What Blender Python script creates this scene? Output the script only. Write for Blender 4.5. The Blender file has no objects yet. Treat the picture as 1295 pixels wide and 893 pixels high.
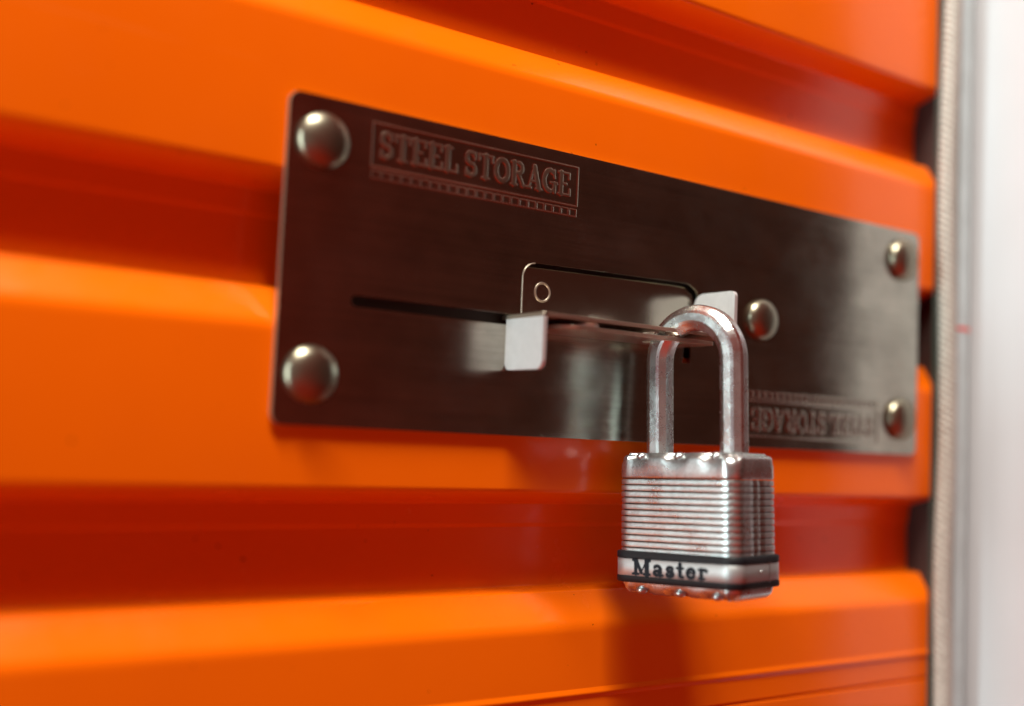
import bpy, bmesh, math, random
import numpy as np
from mathutils import Vector, Matrix
from mathutils.geometry import delaunay_2d_cdt

random.seed(7)
MM = 0.001
sc = bpy.context.scene
col = sc.collection

# ------------------------------------------------------------------ helpers
def link(o, parent=None):
    col.objects.link(o)
    if parent is not None:
        o.parent = parent
    return o

def tag(o, label=None, cat=None, group=None, kind=None):
    if label: o['label'] = label
    if cat: o['category'] = cat
    if group: o['group'] = group
    if kind: o['kind'] = kind
    return o

def empty(name, label, cat, loc=(0, 0, 0), rz=0.0):
    o = bpy.data.objects.new(name, None)
    o.empty_display_size = 0.01
    link(o)
    o.location = Vector(loc) * MM
    o.rotation_euler = (0, 0, rz)
    return tag(o, label, cat)

def mesh_obj(name, verts, faces, mat, parent=None, smooth=False, uv=True, sharp=None, recalc=True):
    """verts in millimetres"""
    me = bpy.data.meshes.new(name)
    me.from_pydata([tuple(float(c) * MM for c in v) for v in verts], [], faces)
    me.update()
    if recalc:
        bm = bmesh.new(); bm.from_mesh(me)
        bmesh.ops.recalc_face_normals(bm, faces=bm.faces)
        bm.to_mesh(me); bm.free()
    if smooth:
        me.polygons.foreach_set('use_smooth', [True] * len(me.polygons))
        if sharp is not None:
            me.set_sharp_from_angle(angle=math.radians(sharp))
    if uv:
        lay = me.uv_layers.new(name='UVMap')
        n = len(me.loops)
        vi = np.empty(n, int); me.loops.foreach_get('vertex_index', vi)
        co = np.empty(len(me.vertices) * 3); me.vertices.foreach_get('co', co)
        co = co.reshape(-1, 3)[vi]
        u = np.stack([co[:, 0] - 0.6 * co[:, 1], co[:, 2] + 0.3 * co[:, 1]], -1) * 10
        lay.data.foreach_set('uv', u.ravel())
    me.materials.append(mat)
    o = bpy.data.objects.new(name, me)
    return link(o, parent)

def bevel(o, w, seg=2, ang=35):
    m = o.modifiers.new('bevel', 'BEVEL')
    m.width = w * MM; m.segments = seg; m.limit_method = 'ANGLE'
    m.angle_limit = math.radians(ang)
    m.harden_normals = False
    return o

class Geo:
    def __init__(s): s.v = []; s.f = []
    def add(s, vs, fs):
        b = len(s.v); s.v += [tuple(v) for v in vs]; s.f += [tuple(i + b for i in f) for f in fs]
    def box(s, x0, x1, y0, y1, z0, z1):
        s.add([(x0, y0, z0), (x1, y0, z0), (x1, y1, z0), (x0, y1, z0), (x0, y0, z1), (x1, y0, z1), (x1, y1, z1), (x0, y1, z1)],
              [(0, 3, 2, 1), (4, 5, 6, 7), (0, 1, 5, 4), (1, 2, 6, 5), (2, 3, 7, 6), (3, 0, 4, 7)])
    def obj(s, name, mat, parent=None, **k): return mesh_obj(name, s.v, s.f, mat, parent, **k)

def rrect(x0, x1, z0, z1, r, n=8):
    """rounded rectangle, ccw; r = (bl, br, tr, tl) or a number"""
    if not isinstance(r, (tuple, list)): r = (r,) * 4
    out = []
    for (cx, cz, a0, rr) in ((x0 + r[0], z0 + r[0], 180, r[0]), (x1 - r[1], z0 + r[1], 270, r[1]),
                             (x1 - r[2], z1 - r[2], 0, r[2]), (x0 + r[3], z1 - r[3], 90, r[3])):
        if rr < 1e-6: out.append((cx, cz)); continue
        for k in range(n + 1):
            a = math.radians(a0 + 90 * k / n)
            out.append((cx + rr * math.cos(a), cz + rr * math.sin(a)))
    return out

def circle(cx, cz, r, n=40): return [(cx + r * math.cos(2 * math.pi * k / n), cz + r * math.sin(2 * math.pi * k / n)) for k in range(n)]

def inside(p, poly):
    x, y = p; c = False; n = len(poly)
    for i in range(n):
        x1, y1 = poly[i]; x2, y2 = poly[i - 1]
        if (y1 > y) != (y2 > y) and x < (x2 - x1) * (y - y1) / (y2 - y1) + x1: c = not c
    return c

def plate_geo(outer, holes, to3d, t0, t1):
    """flat sheet with holes between offsets t0 and t1; to3d(a, b, t) -> xyz"""
    pts = []; edges = []
    for lp in [outer] + holes:
        b = len(pts); pts += [Vector(p) for p in lp]
        edges += [(b + i, b + (i + 1) % len(lp)) for i in range(len(lp))]
    vo, eo, fo, *_ = delaunay_2d_cdt(pts, edges, [], 0, 1e-7)
    g = Geo(); n = len(vo)
    keep = []
    for f in fo:
        cx = sum(vo[i][0] for i in f) / len(f); cy = sum(vo[i][1] for i in f) / len(f)
        if inside((cx, cy), outer) and not any(inside((cx, cy), h) for h in holes): keep.append(tuple(f))
    vs = [to3d(v[0], v[1], t0) for v in vo] + [to3d(v[0], v[1], t1) for v in vo]
    fs = [f for f in keep] + [tuple(i + n for i in reversed(f)) for f in keep]
    cnt = {}
    for f in keep:
        for i in range(len(f)):
            e = (f[i], f[(i + 1) % len(f)]); cnt[e] = 1
    for (a, b) in list(cnt):
        if (b, a) not in cnt: fs.append((b, a, a + n, b + n))
    g.add(vs, fs)
    return g

def fillet(pts, rad, n=6):
    """round the corners of an open polyline; rad per point"""
    out = [pts[0]]
    for i in range(1, len(pts) - 1):
        p = Vector(pts[i]); a = Vector(pts[i - 1]) - p; b = Vector(pts[i + 1]) - p
        r = rad[i]
        if r <= 0: out.append(tuple(p)); continue
        ang = a.angle(b); d = r / math.tan(ang / 2)
        d = min(d, a.length * .49, b.length * .49)
        p0 = p + a.normalized() * d; p1 = p + b.normalized() * d
        for k in range(n + 1):
            t = k / n
            out.append(tuple((1 - t) ** 2 * p0 + 2 * t * (1 - t) * p + t * t * p1))
    out.append(pts[-1])
    return out

# ------------------------------------------------------------------ materials
def new_mat(name):
    m = bpy.data.materials.new(name); m.use_nodes = True
    nt = m.node_tree; b = nt.nodes['Principled BSDF']
    return m, nt, b

def N(nt, t, **k):
    n = nt.nodes.new(t)
    for a, v in k.items(): setattr(n, a, v)
    return n

def ramp(nt, src, a, b, ca, cb):
    r = N(nt, 'ShaderNodeValToRGB')
    r.color_ramp.elements[0].position = a; r.color_ramp.elements[1].position = b
    r.color_ramp.elements[0].color = ca if len(ca) == 4 else (*ca, 1)
    r.color_ramp.elements[1].color = cb if len(cb) == 4 else (*cb, 1)
    nt.links.new(src, r.inputs[0]); return r

def noise(nt, scale, detail=3, rough=.5, vscale=(1, 1, 1), dist=0.0):
    tc = N(nt, 'ShaderNodeTexCoord'); mp = N(nt, 'ShaderNodeMapping')
    mp.inputs['Scale'].default_value = vscale
    nt.links.new(tc.outputs['Object'], mp.inputs[0])
    n = N(nt, 'ShaderNodeTexNoise')
    n.inputs['Scale'].default_value = scale; n.inputs['Detail'].default_value = detail
    n.inputs['Roughness'].default_value = rough; n.inputs['Distortion'].default_value = dist
    nt.links.new(mp.outputs[0], n.inputs['Vector']); return n

def g3(v): return (v, v, v)

def metal(name, color, rough, rough2, aniso=0.0, brush=None, speck=0.0, smudge_scale=40, bump=0.05, darkspots=None, rot=0.0, streak=None):
    m, nt, b = new_mat(name)
    b.inputs['Metallic'].default_value = 1.0
    s = noise(nt, smudge_scale, 5, .6)
    rr = ramp(nt, s.outputs['Fac'], .35, .7, g3(rough), g3(rough2))
    nt.links.new(rr.outputs[0], b.inputs['Roughness'])
    c2 = tuple(c * .82 for c in color)
    cr = ramp(nt, s.outputs['Fac'], .3, .75, color, c2)
    last = cr.outputs[0]
    if darkspots:
        d = noise(nt, darkspots, 2, .5)
        dr = ramp(nt, d.outputs['Fac'], .70, .76, g3(1), g3(.35))
        mx = N(nt, 'ShaderNodeMix', data_type='RGBA', blend_type='MULTIPLY')
        mx.inputs['Factor'].default_value = 1
        nt.links.new(last, mx.inputs['A']); nt.links.new(dr.outputs[0], mx.inputs['B'])
        last = mx.outputs['Result']
    if streak:
        for (vs_, lo_, hi_, dk) in streak:
            d = noise(nt, 1.0, 3, .65, vs_)
            dr = ramp(nt, d.outputs['Fac'], lo_, hi_, g3(dk), g3(1))
            mx = N(nt, 'ShaderNodeMix', data_type='RGBA', blend_type='MULTIPLY')
            mx.inputs['Factor'].default_value = 1
            nt.links.new(last, mx.inputs['A']); nt.links.new(dr.outputs[0], mx.inputs['B'])
            last = mx.outputs['Result']
    nt.links.new(last, b.inputs['Base Color'])
    if aniso:
        b.inputs['Anisotropic'].default_value = aniso
        b.inputs['Anisotropic Rotation'].default_value = rot
        t = N(nt, 'ShaderNodeTangent', direction_type='UV_MAP', uv_map='UVMap')
        nt.links.new(t.outputs[0], b.inputs['Tangent'])
    h = None
    if brush:
        n1 = noise(nt, 1.0, 4, .7, brush)
        bp = N(nt, 'ShaderNodeBump'); bp.inputs['Strength'].default_value = bump
        bp.inputs['Distance'].default_value = .0001
        nt.links.new(n1.outputs['Fac'], bp.inputs['Height']); h = bp
    if speck:
        n2 = noise(nt, speck, 3, .6)
        bp2 = N(nt, 'ShaderNodeBump'); bp2.inputs['Strength'].default_value = bump
        bp2.inputs['Distance'].default_value = .0002
        nt.links.new(n2.outputs['Fac'], bp2.inputs['Height'])
        if h: nt.links.new(h.outputs[0], bp2.inputs['Normal'])
        h = bp2
    if h: nt.links.new(h.outputs[0], b.inputs['Normal'])
    return m

# painted door
door_m, nt, b = new_mat('orange_paint')
s = noise(nt, 9, 4, .6)
cr = ramp(nt, s.outputs['Fac'], .3, .7, (.84, .143, .001), (.79, .129, .001))
d = noise(nt, 420, 2, .4)
dr = ramp(nt, d.outputs['Fac'], .76, .785, g3(1), g3(.35))
mx = N(nt, 'ShaderNodeMix', data_type='RGBA', blend_type='MULTIPLY'); mx.inputs['Factor'].default_value = 1
nt.links.new(cr.outputs[0], mx.inputs['A']); nt.links.new(dr.outputs[0], mx.inputs['B'])
nt.links.new(mx.outputs['Result'], b.inputs['Base Color'])
scf = noise(nt, 1.0, 4, .7, (9, 9, 380), .4)
sfr = ramp(nt, scf.outputs["Fac"], .66, .80, g3(0), g3(.08))
mx2 = N(nt, 'ShaderNodeMix', data_type='RGBA'); mx2.inputs['B'].default_value = (.80, .30, .12, 1)
nt.links.new(sfr.outputs[0], mx2.inputs['Factor']); nt.links.new(mx.outputs['Result'], mx2.inputs['A'])
nt.links.new(mx2.outputs['Result'], b.inputs['Base Color'])
b.inputs['IOR'].default_value = 1.42
rr = ramp(nt, noise(nt, 30, 5, .7).outputs['Fac'], .35, .75, g3(.16), g3(.30))
nt.links.new(rr.outputs[0], b.inputs['Roughness'])
# fine scuffs and orange peel
sc1 = noise(nt, 900, 2, .5)
bp = N(nt, 'ShaderNodeBump'); bp.inputs['Strength'].default_value = .06; bp.inputs['Distance'].default_value = .0002
nt.links.new(sc1.outputs['Fac'], bp.inputs['Height'])
w1 = noise(nt, 14, 2, .5)
bp2 = N(nt, 'ShaderNodeBump'); bp2.inputs['Strength'].default_value = .25; bp2.inputs['Distance'].default_value = .001
nt.links.new(w1.outputs['Fac'], bp2.inputs['Height']); nt.links.new(bp.outputs[0], bp2.inputs['Normal'])
nt.links.new(bp2.outputs[0], b.inputs['Normal'])

steel = metal('brushed_steel', (.50, .475, .40), .12, .23, aniso=.55, brush=(60, 60, 4000), bump=.10, smudge_scale=28, speck=0, streak=[((12, 12, 900), .3, .6, .78), ((45, 45, 60), .35, .65, .78), ((1400, 60, 1400), .28, .36, .6)])
steel_in = metal('inner_steel', (.48, .45, .38), .14, .24, aniso=.4, brush=(60, 60, 4000), bump=.1)
leaf_m = metal('leaf_steel', (.60, .52, .43), .38, .48, speck=900, bump=.05)
leaf2_m = metal('faint_stamp_steel', (.42, .39, .33), .2, .32)
edge_m = metal('lit_edge_steel', (.42, .31, .22), .5, .6)  # rough edge; tan light caught on the left side is put into its colour
worn_m = metal('worn_steel', (.36, .32, .25), .30, .42, speck=900, bump=.05)
zinc = metal('zinc_tab', (.92, .94, .97), .40, .50, speck=1500, bump=.06, streak=[((260, 260, 260), .33, .62, .94), ((1600, 1600, 200), .3, .5, .95)])
dome_m = metal('rivet_steel', (.29, .265, .20), .28, .38, speck=600, bump=.04)
gap_m, nt, b = new_mat('shade_tinted_rubber'); b.inputs['Base Color'].default_value = (.035, .014, .011, 1); b.inputs['Roughness'].default_value = .7  # rubber tinted dark maroon, the shade of the gap put into its colour
dark_m = metal('dark_gap_steel', (.05, .045, .04), .5, .7)
shk_m = metal('shackle_steel', (.68, .73, .74), .20, .38, speck=2600, bump=.22, smudge_scale=160, darkspots=900)
lam_m = metal('laminated_steel', (.62, .70, .71), .26, .42, speck=3000, bump=.28, smudge_scale=120, streak=[((1500, 1500, 1500), .36, .58, .84), ((260, 260, 260), .35, .6, .90)])
cov_m = metal('cover_steel', (.57, .60, .61), .22, .38, speck=1600, bump=.12, smudge_scale=90, streak=[((1300, 1300, 1300), .34, .5, .7)])
band_m = metal('label_foil', (.46, .49, .50), .42, .5, speck=1200, bump=.03)
galv_m = metal('galvanised', (.58, .66, .68), .35, .6, smudge_scale=70, brush=(3000, 60, 60), bump=.15)
galv_m.node_tree.nodes['Principled BSDF'].inputs['Metallic'].default_value = .35
for m_, k_ in ((band_m, .8), (lam_m, .95), (cov_m, .95), (zinc, .7)): m_.node_tree.nodes['Principled BSDF'].inputs['Metallic'].default_value = k_
blk, nt, b = new_mat('black_rubber'); b.inputs['Base Color'].default_value = (.004, .004, .006, 1); b.inputs['Roughness'].default_value = .55; b.inputs['Specular IOR Level'].default_value = .25
ink, nt, b = new_mat('black_ink'); b.inputs['Base Color'].default_value = (.004, .007, .012, 1); b.inputs['Roughness'].default_value = .65; b.inputs['Specular IOR Level'].default_value = .2
red_m, nt, b = new_mat('red_marker'); b.inputs['Base Color'].default_value = (.75, .05, .03, 1); b.inputs['Roughness'].default_value = .5
wall_m, nt, b = new_mat('white_paint')
cr = ramp(nt, noise(nt, 12, 4, .6).outputs['Fac'], .3, .7, (.54, .555, .595), (.51, .525, .56))
nt.links.new(cr.outputs[0], b.inputs['Base Color']); b.inputs['Roughness'].default_value = .5
rope_m, nt, b = new_mat('woven_cord')
cr = ramp(nt, noise(nt, 700, 3, .6).outputs['Fac'], .3, .7, (.54, .535, .49), (.36, .355, .32))
nt.links.new(cr.outputs[0], b.inputs['Base Color']); b.inputs['Roughness'].default_value = .9
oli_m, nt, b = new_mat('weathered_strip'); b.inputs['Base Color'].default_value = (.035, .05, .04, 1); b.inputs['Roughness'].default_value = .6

# ------------------------------------------------------------------ door curtain
PITCH = 84.3
prof = []; rad = []
for k in range(-5, 6):
    zb = -17.0 + PITCH * k
    seq = [(zb, .35, 2.2), (zb + 1.2, 0, 1.5)]
    if k == -1 or k in (-3, 3):            # rolled seam near the foot of this rib
        seq += [(zb + 12.2, 0, 0), (zb + 12.9, 1.0, 0), (zb + 13.7, 0, 0), (zb + 21.0, 0, .5), (zb + 22.6, -.7, 1.2), (zb + 24.2, -.1, .5)]
    seq += [(zb + 43.5, 0, 8), (zb + 53.5, 6.5, 1.2), (zb + 54.3, 12.6, 1.0), (zb + 66, 13.0, 0), (zb + 73.0, 13.0, .8),
            (zb + 74.2, 12.3, .8), (zb + 80.6, 11.6, 1.2)]
    for z, y, r in seq: prof.append((z, y)); rad.append(r)
prof = fillet(prof, rad, 6)
X0, X1, NX = -620.0, 301.0, 40
g = Geo(); np_ = len(prof)
for i in range(NX + 1):
    x = X0 + (X1 - X0) * i / NX
    for (z, y) in prof: g.v.append((x, y, z))
for i in range(NX):
    for j in range(np_ - 1):
        a = i * np_ + j
        g.f.append((a, a + np_, a + np_ + 1, a + 1))
door = g.obj('roller_door', door_m, smooth=True, sharp=40, recalc=False)
tag(door, 'glossy orange corrugated steel roller door behind the dark latch plate', 'door')

# ------------------------------------------------------------------ latch
W, H = 275.5, 89.0
latch = empty('door_latch', 'dark stainless steel latch plate riveted across two ribs of the orange door', 'latch')

def P(a, b, t): return (a, t, b)
# plate, 2 mm, with window + slot cut through
opening = ([(22.5, 33.0)] + [(146.2, 33.0), (146.2, 27.2)] + [(149.6, 27.2), (149.6, 36.0), (153.8, 38)]
           + [(153.8, 45.5)] + [(153.8 - 8 + 8 * math.cos(math.radians(a)), 46 + 8 * math.sin(math.radians(a))) for a in range(6, 91, 7)]
           + [(83.5 + 5 * math.cos(math.radians(a)), 48.2 + 4.6 * math.sin(math.radians(a))) for a in range(90, 181, 10)]
           + [(78.5, 36.2), (22.5, 36.2)] + [(21.3, 35.4), (21.3, 33.8)])
g = plate_geo(rrect(0, W, 0, H, 3.2), [opening], P, -1.6, -0.06)
fp = g.obj('face_plate', steel, latch)
fp.data.materials.append(edge_m)
fp.data.polygons.foreach_set('material_index', [1 if abs(p_.normal.y) < .5 and abs(p_.center.x) < .002 else 0 for p_ in fp.data.polygons])
bevel(fp, .45, 3)

# dark cavity behind slot
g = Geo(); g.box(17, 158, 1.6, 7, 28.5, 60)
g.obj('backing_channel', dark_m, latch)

# slider seen inside the window with a punched ring
g = plate_geo([(60, 36.9), (152.8, 36.9), (152.8, 46.5), (150.8, 50.6), (147.4, 52.7), (143, 53.0), (84, 51.7), (60, 51.2)], [], P, 0.05, 1.2)
sl = g.obj('slide_bar', steel_in, latch); bevel(sl, .2, 2)
# punched ring: shallow torus
def torus(cx, cy, cz, R, r, n=48, m=10, sq=.6):
    g = Geo()
    for i in range(n):
        a = 2 * math.pi * i / n
        for j in range(m):
            q = 2 * math.pi * j / m
            rr_ = R + r * math.cos(q)
            g.v.append((cx + rr_ * math.cos(a), cy - sq * r * math.sin(q), cz + rr_ * math.sin(a)))
    for i in range(n):
        for j in range(m):
            g.f.append((i * m + j, ((i + 1) % n) * m + j, ((i + 1) % n) * m + (j + 1) % m, i * m + (j + 1) % m))
    return g
torus(87.4, .05, 44.4, 2.8, .36).obj('punched_ring', leaf_m, sl, smooth=True)

pe = [(78.55, 37.0), (78.55, 42.0), (78.55, 47.6)] + [(83.4 + 4.85 * math.cos(math.radians(a)), 48.1 + 4.6 * math.sin(math.radians(a))) for a in range(176, 95, -8)]
g = Geo()
for i_, (a_, b_) in enumerate(pe):
    p_ = Vector(pe[max(i_ - 1, 0)]); q_ = Vector(pe[min(i_ + 1, len(pe) - 1)]); t_ = (q_ - p_).normalized(); n_ = Vector((-t_.y, t_.x))
    for k in range(8):
        w_ = 2 * math.pi * k / 8
        g.v.append((a_ + n_.x * .17 * math.cos(w_), -1.6 + .2 * math.sin(w_), b_ + n_.y * .17 * math.cos(w_)))
for i_ in range(len(pe) - 1):
    for k in range(8): g.f.append((i_ * 8 + k, i_ * 8 + (k + 1) % 8, (i_ + 1) * 8 + (k + 1) % 8, (i_ + 1) * 8 + k))
g.obj('edge_highlight', leaf_m, fp, smooth=True)  # thin bead added to draw a highlight line along the window's left edge
# hasp: upper leaf with a thumb tab and a keeper tab, lower leaf
HOLE = (127.0, -12.3)
def Hz(a, b, t): return (a, b, t)
up_out = [(73.4, 1.0), (73.4, -19.3)] + [(73.4 + .6, -19.9)] + [(146.5, -19.9)] + [(146.5 + 5 * math.cos(math.radians(a)), -14.9 + 5 * math.sin(math.radians(a))) for a in range(-80, 1, 16)] + [(151.5, 1.0)]
g = plate_geo(up_out, [circle(*HOLE, 6.6)], Hz, 34.55, 35.75)
up = g.obj('upper_leaf', leaf_m, latch); bevel(up, .15, 2)
lo_out = [(80.5, 1.0), (80.5, -13.5)] + [(80.5 + 6.5 - 6.5 * math.cos(math.radians(a)), -13.5 - 6.5 * math.sin(math.radians(a))) for a in range(10, 91, 10)] + [(141.3, -20.0), (142.3, -19.2), (142.3, 1.0)]
g = plate_geo(lo_out, [circle(*HOLE, 6.6)], Hz, 31.75, 32.95)
lo = g.obj('lower_leaf', leaf_m, latch); bevel(lo, .15, 2)
# bright bush added between the leaves for a glint
g = Geo(); n = 28
for zz, rr_ in ((32.95, 3.4), (33.4, 3.8), (34.1, 3.8), (34.55, 3.4)):
    for k in range(n):
        a = 2 * math.pi * k / n; g.v.append((93.5 + rr_ * math.cos(a), -14.6 + rr_ * math.sin(a), zz))
for l in range(3):
    for k in range(n): g.f.append((l * n + k, l * n + (k + 1) % n, (l + 1) * n + (k + 1) % n, (l + 1) * n + k))
g.obj('glint_bush', zinc, lo, smooth=True, sharp=50)
# thumb tab, face looks along -X, hangs down at the left end
def Tx(a, b, t): return (t, a, b)
g = plate_geo(rrect(-20.0, -1.6, 19.3, 34.5, (2.6, 2.2, .1, .1)), [], Tx, 73.2, 74.5)
tb = g.obj('thumb_tab', zinc, up); bevel(tb, .3, 3)
# rolled bend between leaf and tab
g = Geo()
m = 8
for yy in (-19.9, -1.6):
    for k in range(m + 1):
        a = math.radians(90 + 90 * k / m)
        g.v.append((74.7 + 1.5 * math.cos(a), yy, 34.4 + 1.5 * math.sin(a)))
    for k in range(m + 1):
        a = math.radians(180 - 90 * k / m)
        g.v.append((74.7 + .25 * math.cos(a), yy, 34.4 + .25 * math.sin(a)))
q = 2 * (m + 1)
for k in range(q): g.f.append((k, (k + 1) % q, q + (k + 1) % q, q + k))
g.f.append(tuple(range(q))); g.f.append(tuple(range(2 * q - 1, q - 1, -1)))
g.obj('tab_bend', leaf_m, up, smooth=True, sharp=40)
g = plate_geo(rrect(-19.8, -1.2, 35.7, 50.6, (.1, .1, 4.2, 2.0)), [], Tx, 151.0, 152.3)
kp = g.obj('keeper_tab', zinc, up); bevel(kp, .3, 3)

# rivets
def dome_geo(R, h, n=48, m=14):
    g = Geo(); prof_ = []
    for j in range(m + 1):
        a = math.pi / 2 * j / m
        prof_.append((R * math.sin(a) ** .92, -h * math.cos(a)))
    prof_.append((R, .9)) 
    for (r_, y) in prof_:
        for k in range(n):
            a = 2 * math.pi * k / n; g.v.append((max(r_, .02) * math.cos(a), y, max(r_, .02) * math.sin(a)))
    for j in range(len(prof_) - 1):
        for k in range(n): g.f.append((j * n + k, j * n + (k + 1) % n, (j + 1) * n + (k + 1) % n, (j + 1) * n + k))
    g.f.append(tuple(range(n)))
    return g
rivet0 = None
for i, (x, z, s_) in enumerate(((10.0, 76.5, 1.0), (10.2, 13.6, 1.0), (264.3, 77.0, 1.06), (264.5, 13.8, 1.06), (183.6, 45.2, .93))):
    if rivet0 is None:
        rivet0 = dome_geo(7.8, 3.7).obj('rivet', dome_m, latch, smooth=True, sharp=60); o = rivet0
    else:
        o = rivet0.copy(); link(o, latch)
    o.location = (x * MM, -2.3 * MM, z * MM); o.rotation_euler = (0, random.uniform(0, 6), 0); o.scale = (s_, s_, s_)

# ------------------------------------------------------------------ lettering (own slab letters from strokes)
def arc(cx, cy, rx, ry, a0, a1, n=18):
    return [(cx + rx * math.cos(math.radians(a0 + (a1 - a0) * k / n)), cy + ry * math.sin(math.radians(a0 + (a1 - a0) * k / n))) for k in range(n + 1)]
# each glyph: (advance, [(polyline, half thickness)])
TH, TN = .085, .04
GL = {
 'T': (.80, [([(.37, .04), (.37, .96)], TH), ([(.02, .955), (.72, .955)], TN), ([(.04, .955), (.04, .74)], TN), ([(.70, .955), (.70, .74)], TN), ([(.20, .04), (.54, .04)], TN)]),
 'E': (.76, [([(.17, .04), (.17, .96)], TH), ([(.02, .955), (.62, .955)], TN), ([(.02, .04), (.66, .04)], TN), ([(.17, .5), (.46, .5)], TN), ([(.61, .955), (.61, .74)], TN), ([(.65, .04), (.65, .28)], TN)]),
 'L': (.72, [([(.17, .04), (.17, .96)], TH), ([(.02, .955), (.36, .955)], TN), ([(.02, .04), (.63, .04)], TN), ([(.62, .04), (.62, .32)], TN)]),
 'S': (.68, [(arc(.30, .73, .21, .235, 30, 270), TH * .8), (arc(.30, .27, .23, .235, 90, -150), TH * .8), ([(.50, .96), (.50, .72)], TN), ([(.08, .04), (.08, .30)], TN)]),
 'O': (.86, [(arc(.40, .5, .31, .43, 90, 270), TH), (arc(.40, .5, .31, .43, -90, 90), TH), (arc(.40, .5, .27, .46, 0, 360, 30), TN)]),
 'R': (.84, [([(.17, .04), (.17, .96)], TH), ([(.02, .955), (.40, .955)], TN), (arc(.38, .735, .20, .21, -90, 90), TH * .85), ([(.17, .51), (.40, .51)], TN), ([(.40, .50), (.66, .04)], TH * .8), ([(.02, .04), (.32, .04)], TN), ([(.58, .04), (.78, .04)], TN)]),
 'A': (.84, [([(.12, .04), (.38, .95)], TN), ([(.40, .95), (.66, .04)], TH), ([(.22, .32), (.58, .32)], TN), ([(.00, .04), (.24, .04)], TN), ([(.50, .04), (.80, .04)], TN)]),
 'G': (.86, [(arc(.40, .5, .31, .43, 60, 270), TH), (arc(.40, .5, .28, .46, 20, 340, 30), TN), ([(.64, .96), (.64, .70)], TN), ([(.66, .06), (.66, .42)], TH * .8), ([(.46, .43), (.80, .43)], TN)]),
 ' ': (.28, []),
}
# heavy lower-case style for the padlock band
GB = {
 'M': (1.12, [([(.20, .06), (.20, .94)], .085), ([(.84, .06), (.84, .94)], .125), ([(.24, .92), (.52, .16)], .085), ([(.52, .16), (.80, .92)], .035), ([(.04, .055), (.36, .055)], .055), ([(.66, .055), (1.02, .055)], .055), ([(.04, .945), (.30, .945)], .055), ([(.78, .945), (1.02, .945)], .055)]),
 'a': (.66, [([(.43, .08), (.43, .50)], .10), (arc(.27, .50, .17, .155, 0, 155), .075), (arc(.24, .20, .15, .135, 0, 360, 24), .075), ([(.43, .055), (.58, .055)], .055)]),
 's': (.56, [(arc(.27, .49, .15, .13, 20, 270), .078), (arc(.27, .20, .17, .14, 90, -160), .085), ([(.42, .66), (.42, .50)], .035), ([(.10, .02), (.10, .20)], .035)]),
 't': (.48, [([(.22, .14), (.22, .86)], .095), ([(.04, .62), (.40, .62)], .055), (arc(.33, .16, .11, .11, 180, 300), .065)]),
 'e': (.62, [(arc(.29, .34, .20, .27, 20, 320, 26), .085), ([(.12, .36), (.48, .36)], .05)]),
 'r': (.56, [([(.17, .06), (.17, .62)], .095), ([(.03, .62), (.18, .62)], .055), ([(.03, .055), (.34, .055)], .055), (arc(.34, .47, .15, .15, 150, 40), .075), ([(.44, .52), (.44, .56)], .07)]),
}
def layout(text, G, height, track=0.0, bold=1.0):
    x = 0; strokes = []
    for ch in text:
        adv, st = G[ch]
        for pl, w in st: strokes.append(([((x + a) * height, b_ * height) for a, b_ in pl], w * height * bold))
        x += adv + track
    return strokes, x * height

def dist_field(strokes, xs, ys):
    Xg, Yg = np.meshgrid(xs, ys, indexing='ij')
    D = np.full(Xg.shape, 9.0)
    for pl, w in strokes:
        for (x1, y1), (x2, y2) in zip(pl[:-1], pl[1:]):
            lo_x = np.searchsorted(xs, min(x1, x2) - w - 1); hi_x = np.searchsorted(xs, max(x1, x2) + w + 1)
            lo_y = np.searchsorted(ys, min(y1, y2) - w - 1); hi_y = np.searchsorted(ys, max(y1, y2) + w + 1)
            sx, sy = Xg[lo_x:hi_x, lo_y:hi_y], Yg[lo_x:hi_x, lo_y:hi_y]
            if sx.size == 0: continue
            dx, dy = x2 - x1, y2 - y1; L = dx * dx + dy * dy + 1e-12
            t = np.clip(((sx - x1) * dx + (sy - y1) * dy) / L, 0, 1)
            d_ = np.hypot(sx - x1 - t * dx, sy - y1 - t * dy) - w
            D[lo_x:hi_x, lo_y:hi_y] = np.minimum(D[lo_x:hi_x, lo_y:hi_y], d_)
    return D

# stamped panel, local coordinates a in 0..LW, b in 0..LH, origin at its centre
LW, LH = 74.6, 17.4
strokes, tw = layout('STEEL STORAGE', GL, 7.4, 0, 1.2)
sx_ = 68.5 / tw
st = []
for pl, w in strokes: st.append(([(3.0 + a * sx_, 7.6 - .6 + b_) for a, b_ in pl], w))
bw = .22
st.append(([(.7, 4.3), (LW - .7, 4.3), (LW - .7, LH - .8), (.7, LH - .8), (.7, 4.3)], bw))
nsq = 23; pq = (LW - 1.4) / nsq
for k in range(nsq):
    x0 = .7 + k * pq; st.append(([(x0 + .25, 1.0), (x0 + pq - .25, 1.0), (x0 + pq - .25, 3.2), (x0 + .25, 3.2), (x0 + .25, 1.0)], .14))
NXs, NYs = 680, 160
xs = np.linspace(0, LW, NXs); ys = np.linspace(0, LH, NYs)
D = dist_field(st, xs, ys)
hgt = .19 / (1 + np.exp(np.clip(D / .085, -40, 40)))
hgt[0, :] = hgt[-1, :] = 0; hgt[:, 0] = hgt[:, -1] = 0
ii, jj = np.meshgrid(np.arange(NXs), np.arange(NYs), indexing='ij')
vs = np.stack([xs[ii] - LW / 2, -hgt, ys[jj] - LH / 2], -1).reshape(-1, 3)
a = (ii[:-1, :-1] * NYs + jj[:-1, :-1]).ravel()
fs = np.stack([a, a + NYs, a + NYs + 1, a + 1], -1)
logo = mesh_obj('stamped_lettering', vs.tolist(), [tuple(f) for f in fs.tolist()], steel, fp, smooth=True, recalc=False)
logo.data.materials.append(worn_m)
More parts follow.
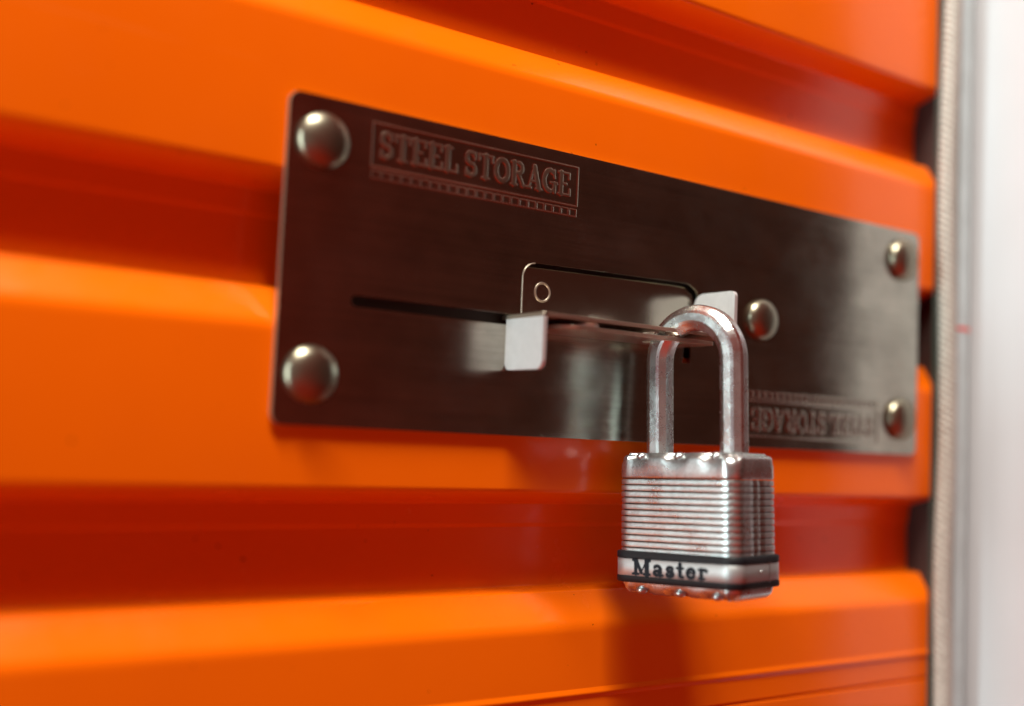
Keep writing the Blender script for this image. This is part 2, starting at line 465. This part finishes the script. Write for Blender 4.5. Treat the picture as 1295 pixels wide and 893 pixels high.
hf = (hgt[:-1, :-1] > .12).ravel().astype(int)
logo.data.polygons.foreach_set('material_index', hf.tolist())
logo.location = (61.6 * MM, -1.612 * MM, 77.0 * MM)
logo['label'] = 'stamped STEEL STORAGE lettering reading upright near the top left of the plate'
l2 = logo.copy(); link(l2, fp)
l2.location = ((W - 61.6) * MM, -1.612 * MM, (H - 77.0) * MM); l2.rotation_euler = (0, math.pi, 0)
l2.material_slots[1].link = 'OBJECT'; l2.material_slots[1].material = leaf2_m
l2['label'] = 'stamped STEEL STORAGE lettering upside down near the bottom right of the plate'

# ------------------------------------------------------------------ padlock
PHI = math.radians(78); TILT = math.radians(2.5)
LC = (129.6, -25.1)          # body centre (x, y); local +u = away from the door, local -v = the lettered face
lock = empty('padlock', 'silver laminated steel padlock with octagonal shackle hanging from the latch hasp', 'padlock', (LC[0] + 59 * math.sin(TILT) * math.cos(PHI), LC[1] - 59 * math.sin(TILT) * math.sin(PHI), -44.0), -PHI)
lock.rotation_euler = (0, -TILT, -PHI)
ZB = -44.0
def Zl(z): return z - ZB
def outline(hw, ht, r, n=10, per=26):
    """dense rounded rectangle in lock coordinates (u, v) with its outward normals"""
    pts = []
    cs = [(hw - r, -ht + r, -90), (hw - r, ht - r, 0), (-hw + r, ht - r, 90), (-hw + r, -ht + r, 180)]
    for i, (cx, cy, a0) in enumerate(cs):
        for k in range(n + 1):
            q = math.radians(a0 + 90 * k / n); pts.append((cx + r * math.cos(q), cy + r * math.sin(q), math.cos(q), math.sin(q)))
        nx, ny, na = cs[(i + 1) % 4]; q = math.radians(a0 + 90)
        sxx, syy = cx + r * math.cos(q), cy + r * math.sin(q)
        ex, ey = nx + r * math.cos(q), ny + r * math.sin(q)
        m_ = per if i % 2 == 1 else per // 2
        for k in range(1, m_):
            t = k / m_; pts.append((sxx + (ex - sxx) * t, syy + (ey - syy) * t, math.cos(q), math.sin(q)))
    return pts
def loft(levels, ol, insetf, cap_b=True, cap_t=True):
    g = Geo(); n = len(ol)
    for li, (z, ins) in enumerate(levels):
        for (u, v, nu, nv) in ol:
            d_ = insetf(z, u, v, nu, nv) + ins if insetf else ins
            g.v.append((u - nu * d_, v - nv * d_, Zl(z)))
    for l in range(len(levels) - 1):
        for k in range(n): g.f.append((l * n + k, l * n + (k + 1) % n, (l + 1) * n + (k + 1) % n, (l + 1) * n + k))
    if cap_b: g.f.append(tuple(range(n - 1, -1, -1)))
    if cap_t: b_ = (len(levels) - 1) * n; g.f.append(tuple(range(b_, b_ + n)))
    return g
HWD, HTK, RC = 21.3, 12.4, 4.2
ol = outline(HWD, HTK, RC)
# laminations
NL = 12; z0, z1 = -33.6, -10.8; dz = (z1 - z0) / NL
lv = []
for k in range(NL):
    zz = z0 + k * dz
    j = random.uniform(-.07, .07)
    lv += [(zz, .9 + j), (zz + .09 * dz, .85 + j), (zz + .13 * dz, .10 + j), (zz + .22 * dz, .02 + j), (zz + .55 * dz, 0 + j), (zz + .80 * dz, .03 + j), (zz + .93 * dz, .13 + j), (zz + .98 * dz, .80 + j)]
def side_notch(z, u, v, nu, nv):
    # shallow channel pressed down the middle of each narrow side
    return .55 if (abs(nu) > .9 and 1.2 < abs(v) < 2.4) else 0
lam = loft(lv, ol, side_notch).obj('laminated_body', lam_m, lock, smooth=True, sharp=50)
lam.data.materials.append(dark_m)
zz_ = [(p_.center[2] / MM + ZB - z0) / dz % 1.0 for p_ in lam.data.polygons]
lam.data.polygons.foreach_set('material_index', [1 if (q_ > .955 or q_ < .115) else 0 for q_ in zz_])  # groove faces painted dark for the shade between laminations
# vertical line down the visible side
g = Geo(); g.box(HWD - .1, HWD + .12, -.45, .1, Zl(-28), Zl(-14)); g.obj('side_rib', cov_m, lock)
# top cover with scallops at the rivet heads
def scal(zlim, up=True):
    pos = (-13.2, 0.6, 13.6)
    def f(z, u, v, nu, nv):
        t = (z - zlim) if up else (zlim - z)
        if t <= 0: return 0
        d_ = 0
        if abs(nv) > .5:
            for p in pos:
                q = abs(u - p)
                if q < 3.4: d_ = max(d_, 2.6 * math.sqrt(max(0, 1 - (q / 3.4) ** 2)) * min(1, t / .9))
        if abs(nu) > .3 and abs(nv) > .3: d_ = max(d_, 1.3 * min(1, t / .6))
        return d_
    return f
tc_lv = [(-10.6, .45), (-10.4, .12), (-10.1, 0), (-6.5, .02), (-4.9, .1), (-4.3, .25), (-3.9, .55), (-3.6, 1.1), (-3.4, 2.0), (-3.0, 2.3), (-2.8, 2.7)]
loft(tc_lv, ol, scal(-5.2)).obj('top_cover', cov_m, lock, smooth=True, sharp=38)
bc_lv = [(-45.5, 2.6), (-45.2, 2.1), (-44.8, 1.6), (-44.3, 1.0), (-43.5, .6), (-42.5, .5), (-41.8, .5)]
loft(bc_lv, ol, scal(-43.3, False)).obj('bottom_cover', cov_m, lock, smooth=True, sharp=38)
rv = None
def ball(r, n=14, m=10, sq=.7):
    g = Geo()
    for j in range(m + 1):
        t = math.pi * j / m
        for k in range(n):
            q = 2 * math.pi * k / n
            rr_ = max(r * math.sin(t), .02)
            g.v.append((rr_ * math.cos(q), rr_ * math.sin(q), sq * r * math.cos(t)))
    for j in range(m):
        for k in range(n): g.f.append((j * n + k, j * n + (k + 1) % n, (j + 1) * n + (k + 1) % n, (j + 1) * n + k))
    return g
for (z, ps) in ((-3.9, (-13.2, .6, 13.6)), (-44.4, (-13.2, .6, 13.6))):
    for p in ps:
        for v in (-10.0, 10.0):
            if rv is None:
                rv = ball(1.8).obj('rivet_head', cov_m, lock, smooth=True); o = rv
            else:
                o = rv.copy(); link(o, lock)
            o.location = (p * MM, v * MM, Zl(z) * MM)
# bumper band
olb = outline(HWD + 1.3, HTK + 1.2, RC + 1.0)
bl = [(-42.9, 1.3), (-42.7, .25), (-42.4, 0), (-41.05, 0), (-40.9, .35), (-35.5, .35), (-35.35, 0), (-33.8, 0), (-33.5, .25), (-33.3, 1.3)]
band = loft(bl, olb, None).obj('bumper_band', blk, lock, smooth=True, sharp=45)
band.location = (0, 0, .7 * MM)
olf = outline(HWD + 1.12, HTK + 1.02, RC + .85)
ff = loft([(-40.8, .12), (-40.7, 0), (-35.7, 0), (-35.6, .12)], olf, None).obj('label_strip', band_m, band, smooth=True, sharp=60)
g = Geo(); g.box(HWD + 1.0, HWD + 1.22, 3.9, 4.6, Zl(-41.50), Zl(-34.70)); g.obj('strip_seam', cov_m, band)
g = ball(.5); sd = g.obj('strip_dimple', cov_m, band, smooth=True); sd.location = ((HWD + 1.1) * MM, -.6 * MM, Zl(-37.8) * MM)
# printed word on the band
strokes, tw = layout('Master', GB, 1.0, .045, 1.32)
TXS = 27.4 / tw; HL = 4.6
st = [([(a * TXS, b_ * HL) for a, b_ in pl], w * (TXS + HL) / 2) for pl, w in strokes]
xs = np.arange(-.5, 28.6, .08); ys = np.arange(-.4, 5.6, .08)
D = dist_field(st, xs, ys)
D[(D < 0)] = -1
g = Geo(); idx = {}
U0, ZT = -14.4, -40.35; VF = -(HTK + 1.02) - .03
def vtx(i, j):
    if (i, j) not in idx:
        idx[(i, j)] = len(g.v); g.v.append((U0 + xs[i] - .04, VF, Zl(ZT + ys[j] - .04)))
    return idx[(i, j)]
for i in range(len(xs) - 1):
    for j in range(len(ys) - 1):
        if D[i, j] < 0: g.f.append((vtx(i, j), vtx(i + 1, j), vtx(i + 1, j + 1), vtx(i, j + 1)))
wd = g.obj('printed_word', ink, band, recalc=False)

# shackle: octagonal bar swept round the bow
SP = 13.45; ZA = 43.2 - 4.0 - SP     # bow centre height
path = []
for z in np.linspace(-9, ZA, 14): path.append((-SP, z, 0))
for k in range(1, 64):
    q = math.pi * k / 64; path.append((-SP * math.cos(q), ZA + SP * math.sin(q), q))
for z in np.linspace(ZA, -9, 14): path.append((SP, z, math.pi))
R8 = 4.05
ring = []
for k in range(8):
    c0 = math.radians(22.5 + 45 * k); rc = R8 / math.cos(math.radians(22.5))
    ring.append((rc * math.cos(c0), rc * math.sin(c0)))
strip = []
bvl = .16
for k in range(8):
    p, q = ring[k], ring[(k + 1) % 8]
    strip.append(((p[0] + (q[0] - p[0]) * bvl, p[1] + (q[1] - p[1]) * bvl), (p[0] + (q[0] - p[0]) * (1 - bvl), p[1] + (q[1] - p[1]) * (1 - bvl))))
sec = []
for k in range(8): sec += [strip[k][0], strip[k][1]]
g = Geo(); ns = len(sec)
for (u, z, q) in path:
    # frame: radial direction in the bow plane (outward) and v
    ru, rz = -math.cos(q), math.sin(q)
    for (a_, b_) in sec: g.v.append((u + ru * a_, b_, Zl(z + rz * a_)))
for i in range(len(path) - 1):
    for k in range(ns): g.f.append((i * ns + k, (i + 1) * ns + k, (i + 1) * ns + (k + 1) % ns, i * ns + (k + 1) % ns))
g.f.append(tuple(range(ns))); g.f.append(tuple(range((len(path) - 1) * ns + ns - 1, (len(path) - 1) * ns - 1, -1)))
sh = g.obj('shackle', shk_m, lock, smooth=True, sharp=14)

# ------------------------------------------------------------------ guide, cord, jamb
guide = empty('door_guide', 'galvanised steel guide rail with red marker line beside the white jamb', 'guide rail', (-3.0, 0, 0))
g = Geo(); g.box(302.8, 310.8, -3.6, -1.6, -260, 420); 
bevel(g.obj('front_lip', galv_m, guide), .5, 2)
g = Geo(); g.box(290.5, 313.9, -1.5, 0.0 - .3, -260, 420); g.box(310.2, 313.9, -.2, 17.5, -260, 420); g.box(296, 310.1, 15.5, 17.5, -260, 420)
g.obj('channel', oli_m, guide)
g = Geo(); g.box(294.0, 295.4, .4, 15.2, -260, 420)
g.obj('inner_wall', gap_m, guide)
g = Geo(); g.box(302.5, 311.1, -3.75, -1.55, 52.4, 53.9); g.obj('marker_line', red_m, guide)
# twisted cord
g = Geo(); nseg = 1500; nr = 24; L0, L1 = -250, 400
def wob(z): return 1.1 * math.sin(z / 31.0 + .6) + .9 * math.sin(z / 74.0 + 2.3) + (-2.3 * math.exp(-((z + 42) / 34) ** 2))
for i in range(nseg + 1):
    z = L0 + (L1 - L0) * i / nseg
    cx = 293.7 + wob(z) * .8; cy = -5.0 + .6 * math.sin(z / 43)
    for k in range(nr):
        q = 2 * math.pi * k / nr
        r_ = 3.3 + .9 * abs(math.sin(2 * q + z * 1.15)) 
        g.v.append((cx + r_ * math.cos(q) * 1.05, cy + r_ * .8 * math.sin(q), z))
for i in range(nseg):
    for k in range(nr): g.f.append((i * nr + k, i * nr + (k + 1) % nr, (i + 1) * nr + (k + 1) % nr, (i + 1) * nr + k))
cord = g.obj('seal_cord', rope_m, smooth=True)
cord.location = (-3.0 * MM, 0, 0)
tag(cord, 'beige twisted cord running down the right edge of the orange door', 'cord')
g = Geo(); g.box(311.0, 420, -62, 40, -260, 420)
jamb = bevel(g.obj('door_jamb', wall_m), 1.2, 3)
tag(jamb, 'smooth white painted jamb at the right edge beside the guide rail', 'wall')

# ------------------------------------------------------------------ surroundings and light
world = bpy.data.worlds.new('World'); sc.world = world; world.use_nodes = True
nt = world.node_tree; nt.nodes.clear()
out = N(nt, 'ShaderNodeOutputWorld'); bg = N(nt, 'ShaderNodeBackground')
nt.links.new(bg.outputs[0], out.inputs[0])
tc = N(nt, 'ShaderNodeTexCoord')
def blob(prev, d, c0, c1, color):
    """add a soft patch of brightness around direction d (cosines c0..c1)"""
    dv = Vector(d).normalized()
    dp = N(nt, 'ShaderNodeVectorMath', operation='DOT_PRODUCT'); dp.inputs[1].default_value = dv
    nt.links.new(tc.outputs['Generated'], dp.inputs[0])
    mr = N(nt, 'ShaderNodeMapRange', interpolation_type='SMOOTHSTEP')
    mr.inputs['From Min'].default_value = c0; mr.inputs['From Max'].default_value = c1
    nt.links.new(dp.outputs['Value'], mr.inputs['Value'])
    vm = N(nt, 'ShaderNodeVectorMath', operation='SCALE'); vm.inputs[0].default_value = color
    nt.links.new(mr.outputs[0], vm.inputs['Scale'])
    ad = N(nt, 'ShaderNodeVectorMath', operation='ADD')
    nt.links.new(prev, ad.inputs[0]); nt.links.new(vm.outputs[0], ad.inputs[1])
    return ad.outputs[0]
base = N(nt, 'ShaderNodeVectorMath', operation='ADD'); base.inputs[0].default_value = (.215, .0135, .005); base.inputs[1].default_value = (0, 0, 0)
p = base.outputs[0]
p = blob(p, (-1, -.12, .08), .90, .98, (.10, .12, .14))      # daylight far down the aisle
p = blob(p, (-.72, -.70, .02), .91, .98, (.03, .115, .105))     # neutral patch added so metal facing the camera reflects grey
p = blob(p, (-.36, -.93, .0), .95, .99, (-.03, .115, .105))  # tighter neutral patch added to grey the shackle's middle facets
p = blob(p, (-.15, -.75, -.65), .66, .95, (.36, .018, .004))     # red fill added low in front for the recesses, as from orange doors opposite
p = blob(p, (.9, -.75, .1), .80, .98, (-.155, .006, .008))    # red taken out so the plate's right part reflects darker and greyer
nt.links.new(p, bg.inputs['Color']); bg.inputs['Strength'].default_value = 1.0

def area(name, loc, target, sx, sy, power, color):
    l = bpy.data.lights.new(name, 'AREA'); l.shape = 'RECTANGLE'; l.size = sx * MM; l.size_y = sy * MM
    l.energy = power; l.color = color
    o = bpy.data.objects.new(name, l); link(o)
    o.location = Vector(loc) * MM
    o.rotation_euler = (Vector(target) - Vector(loc)).to_track_quat('-Z', 'Y').to_euler()
    return o
area('ceiling_lamp', (-230, -350, 1210), (130, 0, 0), 580, 120, 36, (1, .97, .84))

area('aisle_daylight', (-900, -36, 60), (300, -36, 20), 50, 900, 9.0, (.80, 1.0, .98))
# ------------------------------------------------------------------ camera
cam = bpy.data.cameras.new('camera'); co = bpy.data.objects.new('camera', cam); link(co)
yaw, pitch, roll = 0.6204032317, 0.0770850688, 0.0446873465
loc = Vector((-123.0960620, -279.9634052, -1.7667312))
fwd = Vector((math.sin(yaw) * math.cos(pitch), math.cos(yaw) * math.cos(pitch), math.sin(pitch)))
rt = fwd.cross(Vector((0, 0, 1))).normalized(); upv = rt.cross(fwd)
r2 = math.cos(roll) * rt + math.sin(roll) * upv; u2 = -math.sin(roll) * rt + math.cos(roll) * upv
M = Matrix((r2, u2, -fwd)).transposed().to_4x4(); M.translation = loc * MM
co.matrix_world = M
cam.sensor_fit = 'HORIZONTAL'; cam.sensor_width = 36.0; cam.lens = 1450 / 1295 * 36
cam.clip_start = .01; cam.clip_end = 100
cam.dof.use_dof = True; cam.dof.focus_distance = .361; cam.dof.aperture_fstop = 3.1
sc.camera = co

sc.view_settings.view_transform = 'Standard'; sc.view_settings.look = 'None'
sc.view_settings.exposure = 0; sc.view_settings.gamma = 1
sc.cycles.max_bounces = 10; sc.cycles.diffuse_bounces = 5; sc.cycles.glossy_bounces = 6
sc.cycles.use_denoising = True
sc.cycles.sample_clamp_indirect = 6
